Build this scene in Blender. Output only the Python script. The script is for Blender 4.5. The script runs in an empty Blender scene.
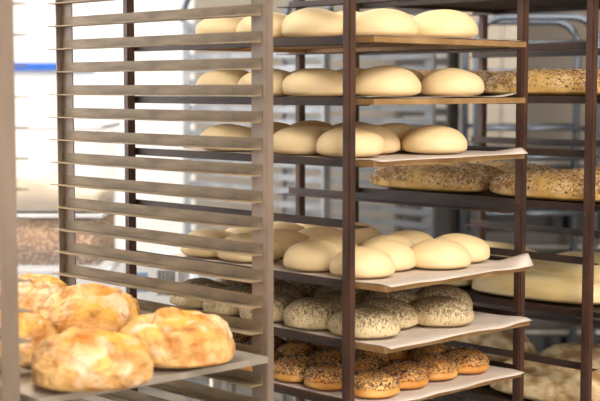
import bpy, bmesh, math, random
from mathutils import Vector, Matrix, noise

sc = bpy.context.scene
C = sc.collection
RND = random.Random(7)
H = 1.45
TH = math.radians(43.5)
FW = Vector((math.sin(TH), math.cos(TH), 0))
RT = Vector((math.cos(TH), -math.sin(TH), 0))
CAM = -(RT*.0915 + FW*2.52)
# the room stands at 43.5 degrees to the racks; V gives a place in the room (across, along, up)
def V(r, d, z=0.0):
    p = CAM + RT*r + FW*d
    return Vector((p.x, p.y, z))

# ------------------------------------------------------------------ materials
def lin(c):
    return tuple(((v/255)/12.92 if v/255 <= .04045 else ((v/255+.055)/1.055)**2.4) for v in c) + (1,)
def mat(name, col, rough=.5, metal=0.0, col2=None, scale=20.0, bump=0.0, bscale=None, stretch=None, sss=0.0, detail=4, lo=.35, hi=.65, trans=0, spec=None):
    m = bpy.data.materials.new(name); m.use_nodes = True
    nt = m.node_tree; b = nt.nodes['Principled BSDF']
    b.inputs['Base Color'].default_value = lin(col)
    b.inputs['Roughness'].default_value = rough
    b.inputs['Metallic'].default_value = metal
    if spec is not None: b.inputs['Specular IOR Level'].default_value = spec
    if trans: b.inputs['Transmission Weight'].default_value = trans
    if sss:
        b.inputs['Subsurface Weight'].default_value = sss
        b.inputs['Subsurface Radius'].default_value = (.012, .006, .003)
        b.inputs['Subsurface Scale'].default_value = 1
    if col2 or bump:
        tc = nt.nodes.new('ShaderNodeTexCoord'); mp = nt.nodes.new('ShaderNodeMapping')
        nt.links.new(tc.outputs['Object'], mp.inputs[0])
        if stretch: mp.inputs['Scale'].default_value = stretch
    if col2:
        n = nt.nodes.new('ShaderNodeTexNoise'); n.inputs['Scale'].default_value = scale; n.inputs['Detail'].default_value = detail
        nt.links.new(mp.outputs[0], n.inputs['Vector'])
        r = nt.nodes.new('ShaderNodeValToRGB')
        r.color_ramp.elements[0].position = lo; r.color_ramp.elements[0].color = lin(col)
        r.color_ramp.elements[1].position = hi; r.color_ramp.elements[1].color = lin(col2)
        nt.links.new(n.outputs['Fac'], r.inputs[0]); nt.links.new(r.outputs[0], b.inputs['Base Color'])
    if bump:
        n2 = nt.nodes.new('ShaderNodeTexNoise'); n2.inputs['Scale'].default_value = bscale or scale*3; n2.inputs['Detail'].default_value = 5
        nt.links.new(mp.outputs[0], n2.inputs['Vector'])
        bp = nt.nodes.new('ShaderNodeBump'); bp.inputs['Strength'].default_value = bump; bp.inputs['Distance'].default_value = .004
        nt.links.new(n2.outputs['Fac'], bp.inputs['Height']); nt.links.new(bp.outputs[0], b.inputs['Normal'])
    return m
def emit(name, col, s):
    m = bpy.data.materials.new(name); m.use_nodes = True
    b = m.node_tree.nodes['Principled BSDF']
    b.inputs['Base Color'].default_value = lin(col)
    b.inputs['Emission Color'].default_value = lin(col); b.inputs['Emission Strength'].default_value = s
    return m

M = {}
M['worn'] = mat('worn_steel', (104,86,62), .55, .2, (162,140,108), 22, .3, 90, (1,.3,1), detail=7)
M['wornpost'] = mat('worn_steel_post', (124,106,92), .5, .3, (152,134,118), 9, .15, 60, (1,1,.3))
M['rust'] = mat('dark_rusted_steel', (56,36,28), .55, .1, (98,64,46), 16, .4, 120, (1,1,.35), lo=.4, hi=.75)
M['rust_runner'] = mat('baked_dark_steel', (44,31,24), .55, .1, (82,56,40), 22, .35, 120, (1,.3,1), lo=.4, hi=.75)
M['tray'] = mat('baked_tray_metal', (146,108,64), .5, .25, (184,148,102), 12, .15, 80)
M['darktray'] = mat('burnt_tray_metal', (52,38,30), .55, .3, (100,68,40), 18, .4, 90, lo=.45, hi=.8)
M['steeltray'] = mat('grey_tray_metal', (168,158,146), .42, .5, (196,186,172), 10, .1, 80)
M['paper'] = mat('baking_paper', (208,192,178), .75, 0, (222,208,194), 9, .12, 30)
M['dough'] = mat('raw_dough', (236,206,152), .55, 0, (242,216,168), 7, .05, 40, sss=.12)
M['dough_long'] = mat('raw_dough_floured', (222,192,130), .65, 0, (242,220,172), 11, .12, 50, (1,.35,1), sss=.1)
M['floury'] = mat('floury_rustic_dough', (170,130,84), .8, 0, (240,214,168), 30, .9, 34, (1,.6,1), lo=.38, hi=.6)
M['roll'] = mat('golden_roll_crust', (206,134,54), .5, 0, (238,184,104), 16, .15, 60, lo=.35, hi=.7)
M['seedloaf'] = mat('seeded_dough', (204,152,72), .7, 0, (236,196,122), 24, .3, 90)
M['s_brown'] = mat('flax_seed', (168,120,72), .45)
M['s_pale'] = mat('sesame_seed', (226,200,158), .5)
M['s_dark'] = mat('dark_seed', (62,46,34), .5)
M['alu'] = mat('aluminium', (120,122,126), .4, .4, (150,150,150), 8, .08, 60)
M['tube'] = mat('chrome_tube', (120,128,140), .25, .8)
M['wall'] = mat('white_wall_paint', (244,242,240), .8, 0, (250,248,246), 3)
M['beige'] = mat('beige_wall_panel', (150,140,128), .7, 0, (160,150,138), 2)
M['ceil'] = mat('ceiling_paint', (240,238,234), .9)
M['floor'] = mat('floor_tiles', (132,122,112), .5, 0, (150,140,128), 5)
M['blue'] = mat('blue_plastic', (38,110,214), .4)
M['white'] = mat('white_card', (238,240,244), .7)
M['ink'] = mat('black_print', (40,42,48), .6)
M['bluep'] = mat('pale_blue_print', (128,162,206), .6)
M['steel'] = mat('brushed_steel', (150,146,140), .35, .7, (168,164,158), 30, 0, None, (1,1,.05))
M['oven'] = mat('dark_oven_enamel', (70,66,64), .4, .3, (84,78,74), 6)
M['ovenglass'] = mat('oven_glass', (22,22,24), .12, 0)
M['panel'] = mat('proofer_panel', (196,184,166), .5, .2, (208,196,180), 4)
M['black'] = mat('black_rubber', (28,28,30), .6)
M['lampframe'] = mat('lamp_frame', (230,230,230), .5)
M['lamp'] = emit('lamp_diffuser', (255,246,232), 3.0)
M['flour'] = mat('flour', (240,222,196), .95, 0, (226,204,172), 12, .3)
# clear-ish plastic
m = mat('clear_plastic_tub', (240,242,246), .3); nt = m.node_tree
ts = nt.nodes.new('ShaderNodeBsdfTransparent'); mx = nt.nodes.new('ShaderNodeMixShader'); mx.inputs[0].default_value = .13
nt.links.new(ts.outputs[0], mx.inputs[1]); nt.links.new(nt.nodes['Principled BSDF'].outputs[0], mx.inputs[2]); nt.links.new(mx.outputs[0], nt.nodes['Material Output'].inputs['Surface']); M['tub'] = m
# glass
M['pane'] = mat('window_glass', (255,255,255), .02, 0, trans=1)

def grain_mat():
    m = mat('brown_grain', (170,126,84), .8)
    nt = m.node_tree; b = nt.nodes['Principled BSDF']
    tc = nt.nodes.new('ShaderNodeTexCoord'); v = nt.nodes.new('ShaderNodeTexVoronoi'); v.inputs['Scale'].default_value = 130
    nt.links.new(tc.outputs['Object'], v.inputs['Vector'])
    r = nt.nodes.new('ShaderNodeValToRGB'); r.color_ramp.interpolation = 'CONSTANT'
    cs = [(0,(170,112,62)), (.3,(222,176,116)), (.55,(194,136,80)), (.8,(236,200,150))]
    r.color_ramp.elements[0].color = lin(cs[0][1]); r.color_ramp.elements[1].position = .3; r.color_ramp.elements[1].color = lin(cs[1][1])
    for p, c in cs[2:]:
        e = r.color_ramp.elements.new(p); e.color = lin(c)
    s = nt.nodes.new('ShaderNodeSeparateColor'); nt.links.new(v.outputs['Color'], s.inputs[0]); nt.links.new(s.outputs[0], r.inputs[0])
    nt.links.new(r.outputs[0], b.inputs['Base Color']); return m
M['grain'] = grain_mat()

def crust_mat():
    m = bpy.data.materials.new('crackled_crust'); m.use_nodes = True
    nt = m.node_tree; b = nt.nodes['Principled BSDF']; b.inputs['Roughness'].default_value = .62
    L = nt.links.new; N = nt.nodes.new
    tc = N('ShaderNodeTexCoord')
    def nz(scale, det=5, dist=0.0, off=0):
        mp = N('ShaderNodeMapping'); mp.inputs['Location'].default_value = (off, off*.7, off*.3); L(tc.outputs['Object'], mp.inputs[0])
        n = N('ShaderNodeTexNoise'); n.inputs['Scale'].default_value = scale; n.inputs['Detail'].default_value = det; n.inputs['Distortion'].default_value = dist
        L(mp.outputs[0], n.inputs['Vector']); return n.outputs['Fac']
    def ramp(src, a, ca, c, cc):
        r = N('ShaderNodeValToRGB'); r.color_ramp.elements[0].position = a; r.color_ramp.elements[0].color = ca
        r.color_ramp.elements[1].position = c; r.color_ramp.elements[1].color = cc; L(src, r.inputs[0]); return r.outputs[0]
    def mix(f, a, c):
        x = N('ShaderNodeMix'); x.data_type = 'RGBA'; L(f, x.inputs[0])
        for s, v in ((x.inputs[6], a), (x.inputs[7], c)):
            if isinstance(v, tuple): s.default_value = v
            else: L(v, s)
        return x.outputs[2]
    K, W = (0,0,0,1), (1,1,1,1)
    body = ramp(nz(26, 6), .36, lin((194,130,62)), .64, lin((240,194,124)))
    gold = ramp(nz(14, 4, .6, 3), .3, lin((212,122,26)), .7, lin((250,194,84)))
    sep = N('ShaderNodeSeparateXYZ'); L(tc.outputs['Object'], sep.inputs[0])
    top = N('ShaderNodeMapRange'); top.inputs['From Min'].default_value = .038; top.inputs['From Max'].default_value = .066; L(sep.outputs['Z'], top.inputs['Value'])
    gm = ramp(nz(11, 8, .5, 9), .36, K, .54, W)
    mul = N('ShaderNodeMath'); mul.operation = 'MULTIPLY'; L(gm, mul.inputs[0]); L(top.outputs[0], mul.inputs[1])
    c1 = mix(mul.outputs[0], body, gold)
    fm = ramp(nz(19, 10, .5, 21), .50, K, .68, (.62,.62,.62,1))
    c2 = mix(fm, c1, lin((246,230,204)))
    dk = ramp(nz(20, 8, .8, 40),   .54, K, .68, (.75,.75,.75,1))
    mul2 = N('ShaderNodeMath'); mul2.operation = 'MULTIPLY'; L(dk, mul2.inputs[0]); L(top.outputs[0], mul2.inputs[1])
    c3 = mix(mul2.outputs[0], c2, lin((138,72,28)))
    L(c3, b.inputs['Base Color'])
    bp = N('ShaderNodeBump'); bp.inputs['Strength'].default_value = .9; bp.inputs['Distance'].default_value = .009
    L(nz(60, 9, .4, 5), bp.inputs['Height']); L(bp.outputs[0], b.inputs['Normal'])
    return m
M['crust'] = crust_mat()

def speck_mat(name, base, base2, speck, zlo, zhi, scale, thick):
    """dough with fine dark specks that lie thicker on its top"""
    m = bpy.data.materials.new(name); m.use_nodes = True
    nt = m.node_tree; b = nt.nodes['Principled BSDF']; b.inputs['Roughness'].default_value = .7
    L = nt.links.new; N = nt.nodes.new
    tc = N('ShaderNodeTexCoord'); mp = N('ShaderNodeMapping'); mp.inputs['Scale'].default_value = (1,1,.55); L(tc.outputs['Object'], mp.inputs[0])
    w = N('ShaderNodeTexNoise'); w.inputs['Scale'].default_value = scale; w.inputs['Detail'].default_value = 7; w.inputs['Roughness'].default_value = .75; w.inputs['Distortion'].default_value = 1.0
    L(mp.outputs[0], w.inputs['Vector'])
    sep = N('ShaderNodeSeparateXYZ'); L(tc.outputs['Object'], sep.inputs[0])
    mr = N('ShaderNodeMapRange'); mr.inputs['From Min'].default_value = zlo; mr.inputs['From Max'].default_value = zhi
    mr.inputs['To Min'].default_value = -.10; mr.inputs['To Max'].default_value = thick; L(sep.outputs['Z'], mr.inputs['Value'])
    ad = N('ShaderNodeMath'); L(w.outputs['Fac'], ad.inputs[0]); L(mr.outputs[0], ad.inputs[1])
    r = N('ShaderNodeValToRGB'); r.color_ramp.elements[0].position = .5; r.color_ramp.elements[0].color = (0,0,0,1)
    r.color_ramp.elements[1].position = .56; r.color_ramp.elements[1].color = (1,1,1,1); L(ad.outputs[0], r.inputs[0])
    n = N('ShaderNodeTexNoise'); n.inputs['Scale'].default_value = 18; L(tc.outputs['Object'], n.inputs['Vector'])
    r2 = N('ShaderNodeValToRGB'); r2.color_ramp.elements[0].position = .35; r2.color_ramp.elements[0].color = lin(base)
    r2.color_ramp.elements[1].position = .65; r2.color_ramp.elements[1].color = lin(base2); L(n.outputs['Fac'], r2.inputs[0])
    x = N('ShaderNodeMix'); x.data_type = 'RGBA'; L(r.outputs[0], x.inputs[0]); L(r2.outputs[0], x.inputs[6]); x.inputs[7].default_value = lin(speck)
    L(x.outputs[2], b.inputs['Base Color'])
    bp = N('ShaderNodeBump'); bp.inputs['Strength'].default_value = .4; bp.inputs['Distance'].default_value = .003
    L(w.outputs['Fac'], bp.inputs['Height']); L(bp.outputs[0], b.inputs['Normal'])
    return m
M['poppy'] = speck_mat('poppy_dusted_dough', (204,180,136), (226,204,160), (118,98,72), .0, .062, 230, .12)

# ------------------------------------------------------------------ mesh helpers
def bx(bm, lo, hi, rot=0, mi=0):
    vs = [bm.verts.new((x, y, z)) for x in (lo[0], hi[0]) for y in (lo[1], hi[1]) for z in (lo[2], hi[2])]
    for f in ((0,1,3,2), (4,6,7,5), (0,4,5,1), (2,3,7,6), (0,2,6,4), (1,5,7,3)):
        fc = bm.faces.new([vs[i] for i in f]); fc.material_index = mi
    return vs
def tube(bm, pts, r, n=10):
    pts = [Vector(p) for p in pts]; rings = []
    for i, p in enumerate(pts):
        t = (pts[min(i+1, len(pts)-1)] - pts[max(i-1, 0)]).normalized()
        a = t.cross(Vector((0,0,1)) if abs(t.z) < .9 else Vector((0,1,0))).normalized(); c = t.cross(a)
        rings.append([bm.verts.new(p + (a*math.cos(k*2*math.pi/n) + c*math.sin(k*2*math.pi/n))*r) for k in range(n)])
    for a, c in zip(rings, rings[1:]):
        for k in range(n): bm.faces.new((a[k], a[(k+1) % n], c[(k+1) % n], c[k]))
    bm.faces.new(rings[0][::-1]); bm.faces.new(rings[-1])
def mesh(name, bm, mats, smooth=False, bevel=0):
    if bevel:
        bmesh.ops.bevel(bm, geom=list(bm.edges), offset=bevel, segments=2, affect='EDGES', clamp_overlap=True)
    bmesh.ops.recalc_face_normals(bm, faces=bm.faces)
    me = bpy.data.meshes.new(name); bm.to_mesh(me); bm.free()
    for m in (mats if isinstance(mats, (list, tuple)) else [mats]): me.materials.append(m)
    if smooth: me.polygons.foreach_set('use_smooth', [True]*len(me.polygons))
    return me
def put(name, me, parent=None, loc=(0,0,0), rz=0):
    o = bpy.data.objects.new(name, me); C.objects.link(o); o.location = loc; o.rotation_euler = (0,0,rz)
    if parent: o.parent = parent
    return o
def tag(o, label=None, cat=None, group=None, kind=None):
    if label: o['label'] = label
    if cat: o['category'] = cat
    if group: o['group'] = group
    if kind: o['kind'] = kind
    return o
def empty(name, loc, rz=0):
    o = bpy.data.objects.new(name, None); C.objects.link(o); o.location = loc; o.rotation_euler = (0,0,rz); o.empty_display_size = .1
    return o
def boxme(name, lo, hi, m, bevel=0):
    bm = bmesh.new(); bx(bm, lo, hi); return mesh(name, bm, m, bevel=bevel)

# ------------------------------------------------------------------ the room
def struct(name, lo, hi, m):
    o = put(name, boxme(name, lo, hi, m), None, V(0,0,0), -TH); o['kind'] = 'structure'; return o
RL, RR, D0, D1, HC = -3.2, 3.2, -2.2, 6.4, 3.0
struct('floor', (RL,D0,-.1), (RR,D1,0), M['floor'])
struct('ceiling', (RL,D0,HC), (RR,D1,HC+.1), M['ceil'])
struct('wall_back', (RL,D1,0), (-.5,D1+.1,HC), M['wall'])
struct('wall_back_right', (-.5,D1,0), (RR,D1+.1,HC), M['beige'])
struct('wall_left', (RL-.1,D0,0), (RL,D1,HC), M['wall'])
struct('wall_right', (RR,D0,0), (RR+.1,D1,HC), M['beige'])
struct('wall_front', (RL,D0-.1,0), (RR,D0,HC), M['wall'])
struct('baseboard_back', (RL,D1-.015,0), (RR,D1,.12), M['steel'])
bm = bmesh.new()
bx(bm, (-1.75,6.36,1.535), (-1.10,6.40,1.57)); bx(bm, (-1.10,6.375,1.53), (-.97,6.40,1.543))
o = put('wall_rail', mesh('wall_rail', bm, M['blue'], bevel=.003), None, V(0,0,0), -TH)
tag(o, 'bright blue plastic strip fixed along the white wall', 'rail')

# lamps, some of them unseen lights added to brighten one area
def lamp(r, d, power, sx, sy, label):
    root = empty('ceiling_or_fill_light', V(r, d, HC-.002), -TH); tag(root, label, 'lamp', 'ceiling lamps')
    bm = bmesh.new()
    for lo, hi in (((-sx/2-.03,-sy/2-.03,-.05), (-sx/2,sy/2+.03,0)), ((sx/2,-sy/2-.03,-.05), (sx/2+.03,sy/2+.03,0)),
                   ((-sx/2,-sy/2-.03,-.05), (sx/2,-sy/2,0)), ((-sx/2,sy/2,-.05), (sx/2,sy/2+.03,0))): bx(bm, lo, hi)
    put('lamp_frame', mesh('lamp_frame', bm, M['lampframe']), root)
    put('diffuser', boxme('diffuser', (-sx/2,-sy/2,-.03), (sx/2,sy/2,-.02), M['lamp']), root)
    l = bpy.data.lights.new('lamp_light', 'AREA'); l.shape = 'RECTANGLE'; l.size = sx; l.size_y = sy; l.energy = power; l.color = (1,.95,.87)
    lo = bpy.data.objects.new('lamp_light', l); C.objects.link(lo); lo.parent = root; lo.location = (0,0,-.06)
lamp(.9, .4, 54, 1.2, .6, 'ceiling lamp panel in front of the racks, right side')
lamp(-1.3, .6, 12, 1.2, .6, 'ceiling lamp panel in front of the racks, left side')
lamp(-1.3, 4.6, 27, 1.6, .6, 'added light panel brightening the white back wall')  # unseen light added to whiten the back wall and lift the tubs
lamp(-.2, 5.0, 8, 1.2, .6, 'ceiling lamp panel behind the dark rack')
lamp(2.1, 1.4, 34, 1.2, .6, 'added light panel brightening the open side of the right rack')  # extra light put in so the right rack's loaves come out brighter
lamp(-1.5, 2.9, 42, 1.2, .6, 'added light panel brightening the work table')  # added fill for the table front and the tub contents
lamp(1.9, 4.6, 5, 1.2, .4, 'ceiling lamp panel above the oven')

# windows behind the viewer and on the left wall
def window(n, loc, rz, w, h, power, col):
    root = empty('window_%d' % n, loc, rz); root['kind'] = 'structure'
    bm = bmesh.new(); t = .05
    for lo, hi in (((-w/2,-.04,0),(-w/2+t,.04,h)), ((w/2-t,-.04,0),(w/2,.04,h)), ((-w/2+t,-.04,0),(w/2-t,.04,t)), ((-w/2+t,-.04,h-t),(w/2-t,.04,h)), ((-t/2,-.03,t),(t/2,.03,h-t))): bx(bm, lo, hi)
    put('window_frame', mesh('window_frame', bm, M['lampframe']), root)
    put('window_pane', boxme('window_pane', (-w/2+t,-.005,t), (w/2-t,.005,h-t), emit('daylight_pane_%d' % n, (236,244,255), 2.0)), root)
    l = bpy.data.lights.new('window_light', 'AREA'); l.shape = 'RECTANGLE'; l.size = w; l.size_y = h; l.energy = power; l.color = col
    lo = bpy.data.objects.new('window_light', l); C.objects.link(lo); lo.parent = root; lo.location = (0,-.08,h/2); lo.rotation_euler = (math.radians(-90),0,0)
window(1, V(1.9, D0+.05, .95), -TH+math.pi, 2.2, 1.5, 72, (1,.95,.88))
window(2, V(RL+.05, 3.9, 1.0), -TH+math.pi/2, 2.6, 1.5, 26, (.9,.95,1))

# ------------------------------------------------------------------ racks
def caster(parent, x, y):
    bm = bmesh.new(); bx(bm, (-.03,-.03,.095), (.03,.03,.105)); bx(bm, (-.022,-.02,.04), (-.016,.02,.096)); bx(bm, (.016,-.02,.04), (.022,.02,.096))
    c = put('caster', mesh('caster', bm, M['steel']), parent, (x, y, 0))
    bm = bmesh.new(); bmesh.ops.create_cone(bm, cap_ends=True, segments=20, radius1=.045, radius2=.045, depth=.03, matrix=Matrix.Translation((0,0,.045)) @ Matrix.Rotation(math.pi/2, 4, 'Y'))
    put('wheel', mesh('wheel', bm, M['black'], bevel=.003), c)
def post_me(style, sx, sy, h, m, leg=.020):
    bm = bmesh.new(); z0 = .105
    if style == 'tube':
        bx(bm, (-.010,-.010,z0), (.010,.010,h)); return mesh('post', bm, m, bevel=.003)
    if style == 'round':
        tube(bm, [(0,0,z0), (0,0,h)], .013, 14); return mesh('post', bm, m, True)
    # angle iron; sx turns the cross leg left or right, sy where the long leg runs
    bx(bm, (-.0015,0 if sy > 0 else -.040,z0), (.0015,.040 if sy > 0 else 0,h))
    bx(bm, (0 if sx > 0 else -leg,-.0015,z0), (leg if sx > 0 else 0,.0015,h))
    return mesh('post', bm, m)
def rack(label, loc, W, Dp, h, zs, style, mp, mr, ext=.0, web=.016, fl=.026, group=None, arch=False):
    root = empty('bakery_rack', loc); tag(root, label, 'rack', group)
    for ix, sx in ((0,-1), (1,1)):
        for iy, sy in ((0,1), (1,-1)):
            cx = sx
            if style == 'angle' and iy == 1: cx = -sx
            put('post', post_me(style, cx, sy, h, mp, .030 if ix == 0 else .014), root, (ix*W, iy*Dp, 0))
            caster(root, ix*W, iy*Dp)
    off = .010 if style != 'angle' else .0015
    if style == 'round': off = .013
    for ix, sgn in ((0,1), (1,-1)):
        bm = bmesh.new()
        y0, y1 = (-.004, Dp+ext) if style != 'angle' else (.012, Dp+ext)
        a, b_ = sorted((sgn*off, sgn*(off+.002))); bx(bm, (a, y0, -web/2), (b_, y1, web/2))
        a, b_ = sorted((sgn*(off+.002), sgn*(off+fl))); bx(bm, (a, y0, -web/2), (b_, y1, -web/2+.002))
        me = mesh('tray_runner', bm, mr)
        for z in zs: put('tray_runner', me, root, (ix*W, 0, z - (.004 if style == 'tube' else 0)))
    for nm, z in (('base_frame', .115), ('top_frame', h-.02)):
        bm = bmesh.new()
        for lo, hi in (((.012,-.01,z-.01),(W-.012,.01,z+.01)), ((.012,Dp-.01,z-.01),(W-.012,Dp+.01,z+.01)), ((-.008,.012,z-.01),(.008,Dp-.012,z+.01)), ((W-.008,.012,z-.01),(W+.008,Dp-.012,z+.01))): bx(bm, lo, hi)
        put(nm, mesh(nm, bm, mp), root)
    if arch:
        for ix in (0, 1):
            bm = bmesh.new(); R_ = .12; pts = [(0,0,h)]
            for k in range(9):
                a = math.pi/2*k/8; pts.append((0, R_-R_*math.cos(a), h+R_*math.sin(a)))
            for k in range(9):
                a = math.pi/2*(1-k/8); pts.append((0, Dp-R_+R_*math.cos(a), h+R_*math.sin(a)))
            pts.append((0,Dp,h)); tube(bm, pts, .013)
            put('arched_handle', mesh('arched_handle', bm, M['tube'], True), root, (ix*W, 0, 0))
    return root
S = .1156
LZ = lambda n: H - S*(.176 + (n-2))
bz = [LZ(n) for n in range(-1, 13)]
rack('dark rusted bakery rack in the middle carrying pale and speckled doughs', (0,0,0), .525, .685, 1.88, bz, 'tube', M['rust'], M['rust_runner'], ext=.03, fl=.042, group=None)
CX, CY = .625, -.106
rack('dark rusted rack at the right edge carrying long loaves', (CX,CY,0), .506, .70, 1.88, bz, 'tube', M['rust'], M['rust_runner'], ext=.03)
az = [H - .0035 - .0477*k for k in range(-7, 25)]
AX, AY = -.699, .028
rack('pale grey slatted rack in the foreground carrying crusty loaves', (AX,AY,0), .518, .650, 1.86, az, 'angle', M['wornpost'], M['worn'], ext=.004, web=.021, fl=.030)
p = V(.1, 4.5)
rack('light aluminium rack empty behind the dark racks', (p.x,p.y,0), .52, .78, 1.70, [1.66-.047*k for k in range(31)], 'angle', M['alu'], M['alu'], ext=.004, web=.022, fl=.03, arch=True)
# grey tube trolley
p = V(.62, 4.75)
root = empty('tube_trolley', p, -TH); tag(root, 'grey tubular trolley with rounded corners against beige wall', 'trolley')
for y in (0, .34):
    bm = bmesh.new(); w, h, R_ = .42, 1.70, .09; pts = [(0,y,.1)]
    for k in range(9):
        a = math.pi/2*k/8; pts.append((R_-R_*math.cos(a), y, h-R_+R_*math.sin(a)))
    for k in range(9):
        a = math.pi/2*(1-k/8); pts.append((w-R_+R_*math.cos(a), y, h-R_+R_*math.sin(a)))
    pts.append((w,y,.1)); tube(bm, pts, .014, 12)
    put('end_frame', mesh('end_frame', bm, M['tube'], True), root)
me = None
for k in range(7):
    bm = bmesh.new()
    tube(bm, [(.012,0,0), (.408,0,0)], .009, 8); tube(bm, [(.012,.34,0), (.408,.34,0)], .009, 8); bx(bm, (.03,.0,-.006), (.06,.34,.0)); bx(bm, (.36,0,-.006), (.39,.34,0))
    me = me or mesh('shelf_rung', bm, M['tube'], True)
    put('shelf_rung', me, root, (0,0,1.61-.1*k))
for x, y in ((0,0), (.42,0), (0,.34), (.42,.34)): caster(root, x, y)

# ------------------------------------------------------------------ trays and paper
TRAYME = {}
def tray_me(w, d, m, key):
    if key in TRAYME: return TRAYME[key]
    bm = bmesh.new()
    # a plate with turned-down edges on all four sides
    bx(bm, (0,0,.009), (w,d,.011))
    t = .0025
    bx(bm, (0,0,0), (w,t,.009)); bx(bm, (0,d-t,0), (w,d,.009)); bx(bm, (0,t,0), (t,d-t,.009)); bx(bm, (w-t,t,0), (w,d-t,.009))
    TRAYME[key] = mesh('baking_tray', bm, m); return TRAYME[key]
def paper_me(w, d, seed, curl=0.0, front=.012):
    bm = bmesh.new(); nx, ny = 36, 44; g = []
    for j in range(ny+1):
        row = []
        for i in range(nx+1):
            u, v = i/nx, j/ny
            x = .004 + u*(w-.008); y = -front + v*(d+front-.01)
            z = .0006
            n = noise.noise(Vector((x*9+seed, y*9, seed)))
            edge = max(0, 1-v*10)
            z += edge*(.002 + .003*n)*min(1, max(0, y/.02))
            if curl:
                c = max(0, (u-.86)/.14)**1.5*max(0, 1-v*7); z += curl*c
            y += edge*noise.noise(Vector((x*14, seed, 3)))*.008
            row.append(bm.verts.new((x, y, max(z, .0004) if y > -.002 else .0004-(-.002-y)*.1)))
        g.append(row)
    for j in range(ny):
        for i in range(nx): bm.faces.new((g[j][i], g[j][i+1], g[j+1][i+1], g[j+1][i]))
    me = mesh('baking_paper', bm, M['paper'], True); return me
ORD = {1:'top', 2:'second', 3:'third', 5:'fourth', 6:'fifth', 7:'sixth'}
def tray(n, x, y, yaw, mkey, label, curl=0, paper=True, w=.460, d=.66, plabel=None):
    z = LZ(n) - .0097
    o = put('baking_tray', tray_me(w, d, M[mkey], mkey+str(w)), None, (x, y, z), yaw); tag(o, label, 'tray')
    if paper:
        pm = paper_me(w, d, n*3.1, curl, .012 if n > 2 else -.014)
        q = put('baking_paper', pm, None, (x, y, z+.0112), yaw)
        md = q.modifiers.new('thickness', 'SOLIDIFY'); md.thickness = .0005; md.offset = 1
        tag(q, plabel, 'baking paper')
    return z + .0125
surf = {}
desc = {1:'top tray of pale doughs', 2:'second tray of pale doughs', 3:'third tray of pale doughs', 5:'lowest tray of pale doughs', 6:'tray of black-speckled doughs', 7:'tray of seeded golden rolls'}
yaws = {1:.003, 2:.004, 3:.006, 5:.007, 6:.007, 7:.005}
curls = {1:0, 2:.006, 3:.012, 5:.028, 6:.004, 7:0}
for n in (1,2,3,5,6,7):
    surf[n] = tray(n, .0185+.66*yaws[n]*.5, -.045 if n not in (5,6) else -.075, yaws[n], 'tray', 'thin tan metal tray in middle dark rack, the ' + desc[n], curls[n], w=.460 if n not in (5,6) else .447,
                   plabel='whitish baking paper under the ' + desc[n].replace('tray of ', '') + ' of the middle rack')

# ------------------------------------------------------------------ doughs
def dome(rx, ry, h, seed, sub=4, amp=.04, flat=.42, sq=1.0, nf=1.6, yexp=1.0, name='dough', m=None, extra=None):
    bm = bmesh.new(); bmesh.ops.create_icosphere(bm, subdivisions=sub, radius=1)
    hb = h*.36; ht = h-hb
    for v in bm.verts:
        n = v.co.normalized()
        if n.z >= 0: z = ht*n.z; k = 1
        else: z = -hb*abs(n.z)**flat; k = 1
        if n.z < -.2: k = 1 - .06*((-n.z-.2)/.8)
        x, y = n.x, n.y
        if yexp != 1: y = math.copysign(abs(y)**yexp, y)
        d = 1 + amp*noise.noise(n*nf + Vector((seed, seed*2, 0)))
        v.co = Vector((rx*x*k*d, ry*y*k*d, hb + z*(d if z > 0 else 1)))
        if extra: extra(v, n)
        v.co.z = max(v.co.z, 0)
    return mesh(name, bm, m, True)
def sample_seeds(rx, ry, h, count, seed, size, zmin, yexp=1.0, cols=('s_brown','s_pale','s_dark'), wts=(.5,.3,.2), name='seed_topping', bias=0):
    r = random.Random(seed); bm = bmesh.new(); hb = h*.36; ht = h-hb; made = 0
    while made < count:
        n = Vector((r.gauss(0,1), r.gauss(0,1), r.gauss(0,1))).normalized()
        if n.z < zmin + (r.random()**2)*bias: continue
        y = math.copysign(abs(n.y)**yexp, n.y)
        z = ht*n.z if n.z > 0 else -hb*abs(n.z)**.42
        if yexp != 1 and r.random() < .3 and abs(n.y) > .7: continue
        p = Vector((rx*n.x*1.0, ry*y*1.0, hb+z)); nn = Vector((n.x/rx, n.y/ry, (n.z/ht))).normalized()
        t = nn.orthogonal().normalized(); t.rotate(Matrix.Rotation(r.random()*6.28, 3, nn)); b = nn.cross(t)
        L = size*(.7+.6*r.random()); W = L*.42; T = L*.28; p = p + nn*T*.5
        q = [p+t*L, p+b*W, p-t*L, p-b*W, p+nn*T, p-nn*T]; q = [bm.verts.new(c) for c in q]
        u = r.random(); mi = 0 if u < wts[0] else (1 if u < wts[0]+wts[1] else 2)
        for k in range(4):
            f = bm.faces.new((q[k], q[(k+1)%4], q[4])); f.material_index = mi
            f = bm.faces.new((q[(k+1)%4], q[k], q[5])); f.material_index = mi
        made += 1
    return mesh(name, bm, [M[c] for c in cols])

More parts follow.
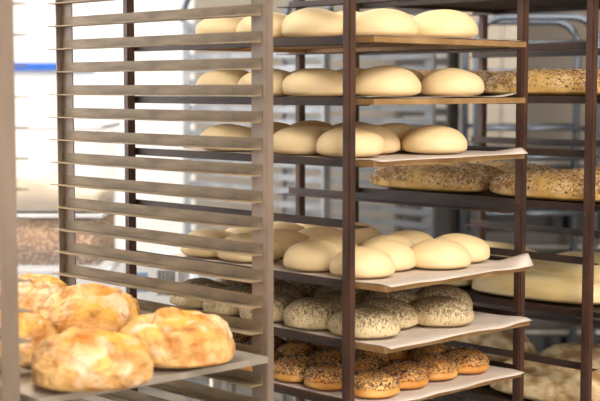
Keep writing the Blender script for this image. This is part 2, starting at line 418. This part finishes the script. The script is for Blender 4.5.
dough_v = [dome(.066, .0555, .0605, s*3.3, m=M['dough'], name='dough_ball', amp=.05, nf=1.2) for s in range(4)]
poppy_v = [dome(.067, .057, .060, s*5.1+1, m=M['poppy'], name='speckled_dough', amp=.08) for s in range(4)]
words = ['front', 'second', 'third', 'fourth', 'fifth', 'rear']
cw = ['left', 'second', 'third', 'right']
def layout(first, xs, ys, md, x1=.46):
    pts = list(first)
    for y in ys:
        for x in xs:
            q = (x + RND.uniform(-.004,.004), y + RND.uniform(-.005,.005))
            if all(math.dist(q, p) > md for p in pts): pts.append(q)
    return pts
def rowcol(pts, xs, y0, dy):
    """name each by nearest column and its order from the front within it"""
    cols = {}
    for p in pts:
        c = min(range(len(xs)), key=lambda i: abs(xs[i]-p[0])); cols.setdefault(c, []).append(p)
    out = []
    for c, L in sorted(cols.items()):
        for k, p in enumerate(sorted(L, key=lambda p: p[1])): out.append((p, c, k))
    return out
colname3 = ['left', 'middle', 'right']
rankname = ['frontmost', 'second', 'third', 'fourth', 'fifth', 'sixth', 'seventh']
firsts = {
 1: [(.15,.055), (.30,.03), (.075,.17), (.19,.185)],
 2: [(.16,.055), (.318,.02), (.075,.165), (.305,.155)],
 3: [(.075,.07), (.178,.125), (.292,.042), (.305,.165), (.075,.205)],
 5: [(.075,.035), (.075,.168), (.178,.07), (.282,.022), (.385,.055), (.272,.148), (.378,.19), (.172,.225)],
}
tn = {1:'top', 2:'second', 3:'third', 5:'fourth'}
for n in (1,2,3,5):
    xs = (.07,.19,.31) if n != 5 else (.07,.175,.28,.39)
    pts = layout(firsts[n], xs, [.168+.128*k for k in range(3)] if n != 5 else [.25+.118*k for k in range(3)], .103)
    for (p, c, k) in rowcol(pts, xs, 0, .12):
        o = put('dough_ball', RND.choice(dough_v), None, (p[0], p[1], surf[n]), RND.uniform(-.25,.25) - .75)
        s = RND.uniform(.96, 1.05)*(1.04 if n < 4 else 1.0); o.scale = (s, s, RND.uniform(.94,1.04))
        cn = (colname3 if n != 5 else ['left','second','third','right'])[c]
        tag(o, 'smooth pale dough, %s tray of middle rack, %s column, %s from the front' % (tn[n], cn, rankname[k]), 'dough', 'pale doughs on the %s tray' % tn[n])
n = 6
pts = layout([(.075,.03), (.075,.16), (.178,.07), (.282,.015), (.388,.10), (.282,.145), (.176,.205)], (.07,.175,.28,.39), [.17+.118*k for k in range(4)], .10)
for (p, c, k) in rowcol(pts, (.07,.175,.28,.39), 0, 0):
    o = put('speckled_dough', RND.choice(poppy_v), None, (p[0], p[1], surf[n]), RND.uniform(-.3,.3)-.75)
    s = RND.uniform(.97,1.05); o.scale = (s, s, RND.uniform(.95,1.05))
    tag(o, 'black-speckled pale dough on middle rack, %s column, %s from the front' % (cw[c], rankname[k]), 'dough', 'black-speckled doughs')
# rolls
def roll_crease(v, n):
    if n.z < .3:
        k = math.exp(-((v.co.z-.019)/.0022)**2); v.co.x *= 1-.05*k; v.co.y *= 1-.05*k
roll_v = [dome(.0515, .0515, .050, s*2.7+4, m=M['roll'], name='seeded_roll', amp=.05, sub=5, extra=roll_crease) for s in range(3)]
roll_s = [sample_seeds(.0518, .0518, .0503, 1500, 30+s, .0025, .05, cols=('s_dark','s_brown','s_pale'), wts=(.6,.25,.15), bias=.45) for s in range(3)]
n = 7
pts = layout([(.085,.015), (.185,.028), (.287,.038), (.387,.035)], (.07,.175,.28,.385), [.125+.1*k for k in range(5)], .088)
for (p, c, k) in rowcol(pts, (.045,.152,.26,.372), 0, 0):
    i = RND.randrange(3)
    o = put('seeded_roll', roll_v[i], None, (p[0], p[1], surf[n]), RND.uniform(0,6.28))
    tag(o, 'round golden roll topped with dark seeds, %s column, %s from the front' % (cw[c], rankname[k]), 'bread roll', 'seeded golden rolls')
    s_ = put('seed_topping', roll_s[i], o); s_['kind'] = 'stuff'

# ------------------------------------------------------------------ long loaves on the right rack
seedl = dome(.062, .185, .062, 3, m=M['seedloaf'], name='seeded_loaf', yexp=.62, amp=.06, sub=5)
seeds = sample_seeds(.0625, .187, .0625, 2800, 5, .0044, -.1, yexp=.62, bias=.55, wts=(.46,.42,.12))
longl = dome(.066, .185, .066, 9, m=M['dough_long'], name='long_dough', yexp=.6, amp=.06, sub=5)
flour = dome(.085, .19, .085, 14, m=M['floury'], name='floury_loaf', yexp=.65, amp=.10, sub=5, nf=2.2)
def ctray(n, label, **k):
    z = LZ(n) - .0097
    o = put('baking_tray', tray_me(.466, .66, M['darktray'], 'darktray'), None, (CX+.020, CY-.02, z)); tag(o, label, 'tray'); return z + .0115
zc = ctray(0, 'dark burnt tray seen from below at the top of the right rack')
halves = ('front', 'rear'); c3 = ('left', 'middle', 'right')
for n, me, kind, nm, dx in ((2, seedl, 'seed-covered long loaf', 'seeded_loaf', .138), (4, seedl, 'seed-covered long loaf', 'seeded_loaf', .138), (6, longl, 'smooth pale long dough', 'long_dough', .142), (8, flour, 'floury rustic long dough', 'floury_loaf', .18)):
    tname = {2:'upper', 4:'second', 6:'third', 8:'lowest visible'}[n]
    zt = ctray(n, 'dark burnt tray on right rack under the ' + {2:'upper seeded loaves', 4:'lower seeded loaves', 6:'smooth pale long doughs', 8:'floury rustic doughs'}[n])
    for c in range(2 if n == 8 else 3):
        for k in range(2):
            x = CX + .085 + c*dx + (.02 if n == 8 else 0) + RND.uniform(-.004,.004); y = CY + .165 + k*.385 + (0, .02, -.01)[c]*(k if n != 8 else 0)
            if n == 4: y = CY + .15 + k*.375 + (0, .05, -.02)[c]*k
            if n == 6: x = CX + .088 + c*.145; y = CY + .195 + k*.38
            if n == 8: y = CY + .15 + k*.385
            o = put(nm, me, None, (x, y, zt), RND.uniform(-.04,.04))
            o.scale = (1, (.97 if n != 6 else 1.0)*RND.uniform(.97,1.0), RND.uniform(.95,1.04)*(1.0 if n < 6 else 1.2 if c else 1.02))
            tag(o, '%s on %s tray of right rack, %s end, %s column' % (kind, tname, halves[k], (c3[c] if n != 8 else ('left','right')[c])), 'loaf', '%ss on the %s tray' % (kind, tname))
            if me is seedl:
                s_ = put('seed_topping', seeds, o); s_['kind'] = 'stuff'

# ------------------------------------------------------------------ crusty loaves on the foreground rack
zA = H - .0035 - .0477*10 - .021/2 + .0022
o = put('baking_tray', tray_me(.478, .60, M['steeltray'], 'steeltray'), None, (-.681, .002, zA)); tag(o, 'grey metal tray under the crusty loaves in the foreground', 'tray')
zA += .0112
def crusty(seed, rx, ry, h):
    def ex(v, n):
        if n.z > -.1:
            q = n*1.7 + Vector((seed, 0, seed))
            d = noise.fractal(q*1.5, .9, 2.1, 4)*.0045
            rid = 1-abs(noise.noise(n*2.3 + Vector((0, seed, 2))))*2.2
            d += max(0, rid-.45)*.008*max(0, n.z)
            # the torn slash with its raised ear
            s = n.x*.8 + n.y*.6 + .18*math.sin(n.y*4+seed)
            d += .007*math.exp(-((s-.12)/.07)**2)*max(0, n.z) - .007*math.exp(-((s-.27)/.06)**2)*max(0, n.z)
            v.co += n*d
    return dome(rx, ry, h, seed, sub=6, amp=.10, flat=.3, m=M['crust'], name='crusty_loaf', nf=1.3, extra=ex)
for i, (x, y, rx, ry, h, rz, lab) in enumerate((
    (-.562, .030, .095, .102, .082, .3, 'crusty golden loaf with floury patches at the front left of the tray'),
    (-.350, .080, .104, .102, .088, 1.9, 'crusty golden loaf at the front right corner of the foreground tray'),
    (-.358, .325, .102, .096, .108, 3.6, 'peaked crusty loaf in the middle of the tray behind the front pair'),
    (-.352, .535, .096, .092, .104, .9, 'crusty loaf furthest back, left of the peaked loaf'),
    (-.575, .252, .080, .085, .098, 2.6, 'pale floury crusty loaf half hidden by the leftmost post'),
    (-.572, .470, .082, .082, .098, 4.6, 'crusty loaf at the far left rear of the foreground tray'))):
    o = put('crusty_loaf', crusty(i*7.3+2, rx, ry, h), None, (x, y, zA), rz); tag(o, lab, 'loaf', 'crusty loaves')

# ------------------------------------------------------------------ work table with tubs and cartons
root = empty('work_table', V(-.95, 4.1), -TH); tag(root, 'steel work table under the plastic tubs and cartons', 'table')
put('tabletop', boxme('tabletop', (-.75,-.45,.71), (.75,.45,.75), M['steel'], .004), root)
put('shelf', boxme('shelf', (-.72,-.42,.25), (.72,.42,.27), M['steel']), root)
for x in (-.71, .71):
    for y in (-.41, .41):
        bm = bmesh.new(); tube(bm, [(x,y,0), (x,y,.71)], .02, 12); put('leg', mesh('leg', bm, M['steel'], True), root)
def tub(r, d, z, w, dp, h, lab, fill=None, filllab=None, amp=.0, fh=.5):
    o0 = empty('storage_tub', V(r, d, z), -TH); tag(o0, lab, 'tub')
    bm = bmesh.new(); t = .004
    for lo, hi in (((-w/2,-dp/2,0),(w/2,dp/2,t)), ((-w/2,-dp/2,t),(-w/2+t,dp/2,h-.008)), ((w/2-t,-dp/2,t),(w/2,dp/2,h-.008)), ((-w/2+t,-dp/2,t),(w/2-t,-dp/2+t,h-.008)), ((-w/2+t,dp/2-t,t),(w/2-t,dp/2,h-.008))): bx(bm, lo, hi)
    put('tub_body', mesh('tub_body', bm, M['tub']), o0)
    bm = bmesh.new(); e = .012
    for lo, hi in (((-w/2-e,-dp/2-e,h-.014),(w/2+e,-dp/2,h-.002)), ((-w/2-e,dp/2,h-.014),(w/2+e,dp/2+e,h-.002)), ((-w/2-e,-dp/2,h-.014),(-w/2,dp/2,h-.002)), ((w/2,-dp/2,h-.014),(w/2+e,dp/2,h-.002))): bx(bm, lo, hi)
    put('rim', mesh('rim', bm, M['white'], bevel=.002), o0)
    if fill:
        bm = bmesh.new(); n = 24; w2, d2 = w-2*t-.004, dp-2*t-.004; top = []; bot = []
        for j in range(n+1):
            for i in range(n+1):
                x = -w2/2+w2*i/n; y = -d2/2+d2*j/n
                zz = h*fh + amp*(math.exp(-((x+.02)/.12)**2)) + .006*noise.noise(Vector((x*12, y*12, r)))
                top.append(bm.verts.new((x, y, min(zz, h-.02)))); bot.append(bm.verts.new((x, y, t+.001)))
        K = n+1
        for j in range(n):
            for i in range(n):
                a = j*K+i; bm.faces.new((top[a], top[a+1], top[a+K+1], top[a+K])); bm.faces.new((bot[a], bot[a+K], bot[a+K+1], bot[a+1]))
        for i in range(n):
            for a, c in ((i, i+1), (n*K+i+1, n*K+i), ((i+1)*K, i*K), (i*K+n, (i+1)*K+n)): bm.faces.new((top[a], bot[a], bot[c], top[c]))
        q = put(fill + '_fill', mesh(fill+'_fill', bm, M[fill], True), None, V(r, d, z), -TH); tag(q, filllab, fill, kind='stuff')
tub(-.80, 4.0, .752, .50, .40, .190, 'translucent empty plastic tub at the bottom of the tub stack')
tub(-.80, 4.0, .943, .46, .36, .155, 'clear plastic tub full of brown grain, middle of the stack', 'grain', 'coarse brown grain filling the middle plastic tub', 0, .84)
tub(-.80, 4.0, 1.099, .46, .36, .25, 'clear plastic tub holding a heap of pale flour, top of stack', 'flour', 'heap of pale flour in the top plastic tub', .05, .2)
def carton(r, d, z, w, dp, h, lab, n):
    root = empty('carton', V(r, d, z), -TH+.12*(n-1)); tag(root, lab, 'box')
    put('carton_body', boxme('carton_body', (-w/2,-dp/2,0), (w/2,dp/2,h), M['white'], .002), root)
    bm = bmesh.new(); rr = random.Random(n)
    x = w*.12
    for k in range(9):
        ww = rr.choice((.0015,.003,.004)); bx(bm, (x,-dp/2-.0012,h*.55), (x+ww,-dp/2-.0002,h*.88)); x += ww+.003
    put('barcode', mesh('barcode', bm, M['ink']), root)
    bm = bmesh.new(); bx(bm, (-w*.38,-dp/2-.0012,h*.6), (-w*.05,-dp/2-.0002,h*.85)); put('printed_band', mesh('printed_band', bm, M['bluep']), root)
carton(-.42, 3.86, .752, .16, .2, .215, 'small white carton with a barcode behind the slatted rack', 1)
carton(-.455, 4.12, .752, .14, .2, .185, 'low white carton standing beside the tub stack', 2)
carton(-.27, 4.22, .752, .13, .18, .235, 'tall white printed carton at the right end of the table', 3)

# ------------------------------------------------------------------ oven and proofer at right
root = empty('deck_oven', V(1.36, 5.55), -TH); tag(root, 'dark deck oven against the beige wall behind the right rack', 'oven')
put('oven_body', boxme('oven_body', (-.85,-.35,.1), (.85,.10,1.22), M['oven'], .006), root)
for k, z in enumerate((.25, .58, .90)):
    d_ = put('oven_door', boxme('oven_door', (-.75,-.375,z), (.45,-.352,z+.24), M['ovenglass'], .004), root)
    bm = bmesh.new(); tube(bm, [(-.65,-.38,z+.26), (-.65,-.42,z+.265), (.35,-.42,z+.265), (.35,-.38,z+.26)], .011, 10); put('door_handle', mesh('door_handle', bm, M['steel'], True), d_)
    bm = bmesh.new()
    for q in range(3): bmesh.ops.create_cone(bm, cap_ends=True, segments=16, radius1=.022, radius2=.018, depth=.03, matrix=Matrix.Translation((.58+.08*q,-.365,z+.12)) @ Matrix.Rotation(math.pi/2, 4, 'X'))
    put('knob', mesh('knob', bm, M['steel'], False), root)
for x in (-.75,.75):
    for y in (-.28,.03): put('foot', boxme('foot', (x-.03,y-.03,0), (x+.03,y+.03,.1), M['steel']), root)
root = empty('proofing_cabinet', V(.43, 6.02), -TH); tag(root, 'tall pale cabinet with narrow vertical door panels behind the racks', 'cabinet')
put('cabinet_body', boxme('cabinet_body', (.28,0,.08), (.555,.30,2.1), M['steel'], .004), root)
for x0, x1 in ((.29,.355), (.37,.455), (.47,.55)):
    put('door_panel', boxme('door_panel', (x0,-.02,.12), (x1,-.001,2.06), M['panel'], .003), root)
for x in (.32,.52):
    for y in (.05,.25): put('foot', boxme('foot', (x-.02,y-.02,0), (x+.02,y+.02,.08), M['steel']), root)

root = empty('louvred_cabinet', V(.44, 5.98), -TH); tag(root, 'dark grey louvred steel cabinet between aluminium rack and pale cabinet', 'cabinet')
put('cabinet_body', boxme('cabinet_body', (0,0,.02), (.22,.3,2.05), M['oven'], .004), root)
bm = bmesh.new()
for k in range(34): bx(bm, (.015,-.012,.1+.055*k), (.205,-.001,.118+.055*k))
put('louvres', mesh('louvres', bm, M['steel']), root)

# ------------------------------------------------------------------ world, camera, view
w = bpy.data.worlds.new('world'); sc.world = w; w.use_nodes = True
w.node_tree.nodes['Background'].inputs[0].default_value = (.8,.9,1,1); w.node_tree.nodes['Background'].inputs[1].default_value = .3
cd = bpy.data.cameras.new('camera'); co = bpy.data.objects.new('camera', cd); C.objects.link(co)
co.location = (CAM.x, CAM.y, H); ph = math.atan(112/1350)
co.rotation_euler = (math.pi/2-ph, 0, -TH); cd.sensor_width = 36; cd.lens = 81; cd.clip_start = .05
cd.dof.use_dof = True; cd.dof.focus_distance = 2.78; cd.dof.aperture_fstop = 3.8
sc.camera = co
vs = sc.view_settings; vs.view_transform = 'Standard'; vs.look = 'None'; vs.gamma = 1; vs.use_curve_mapping = False; vs.exposure = 0.1
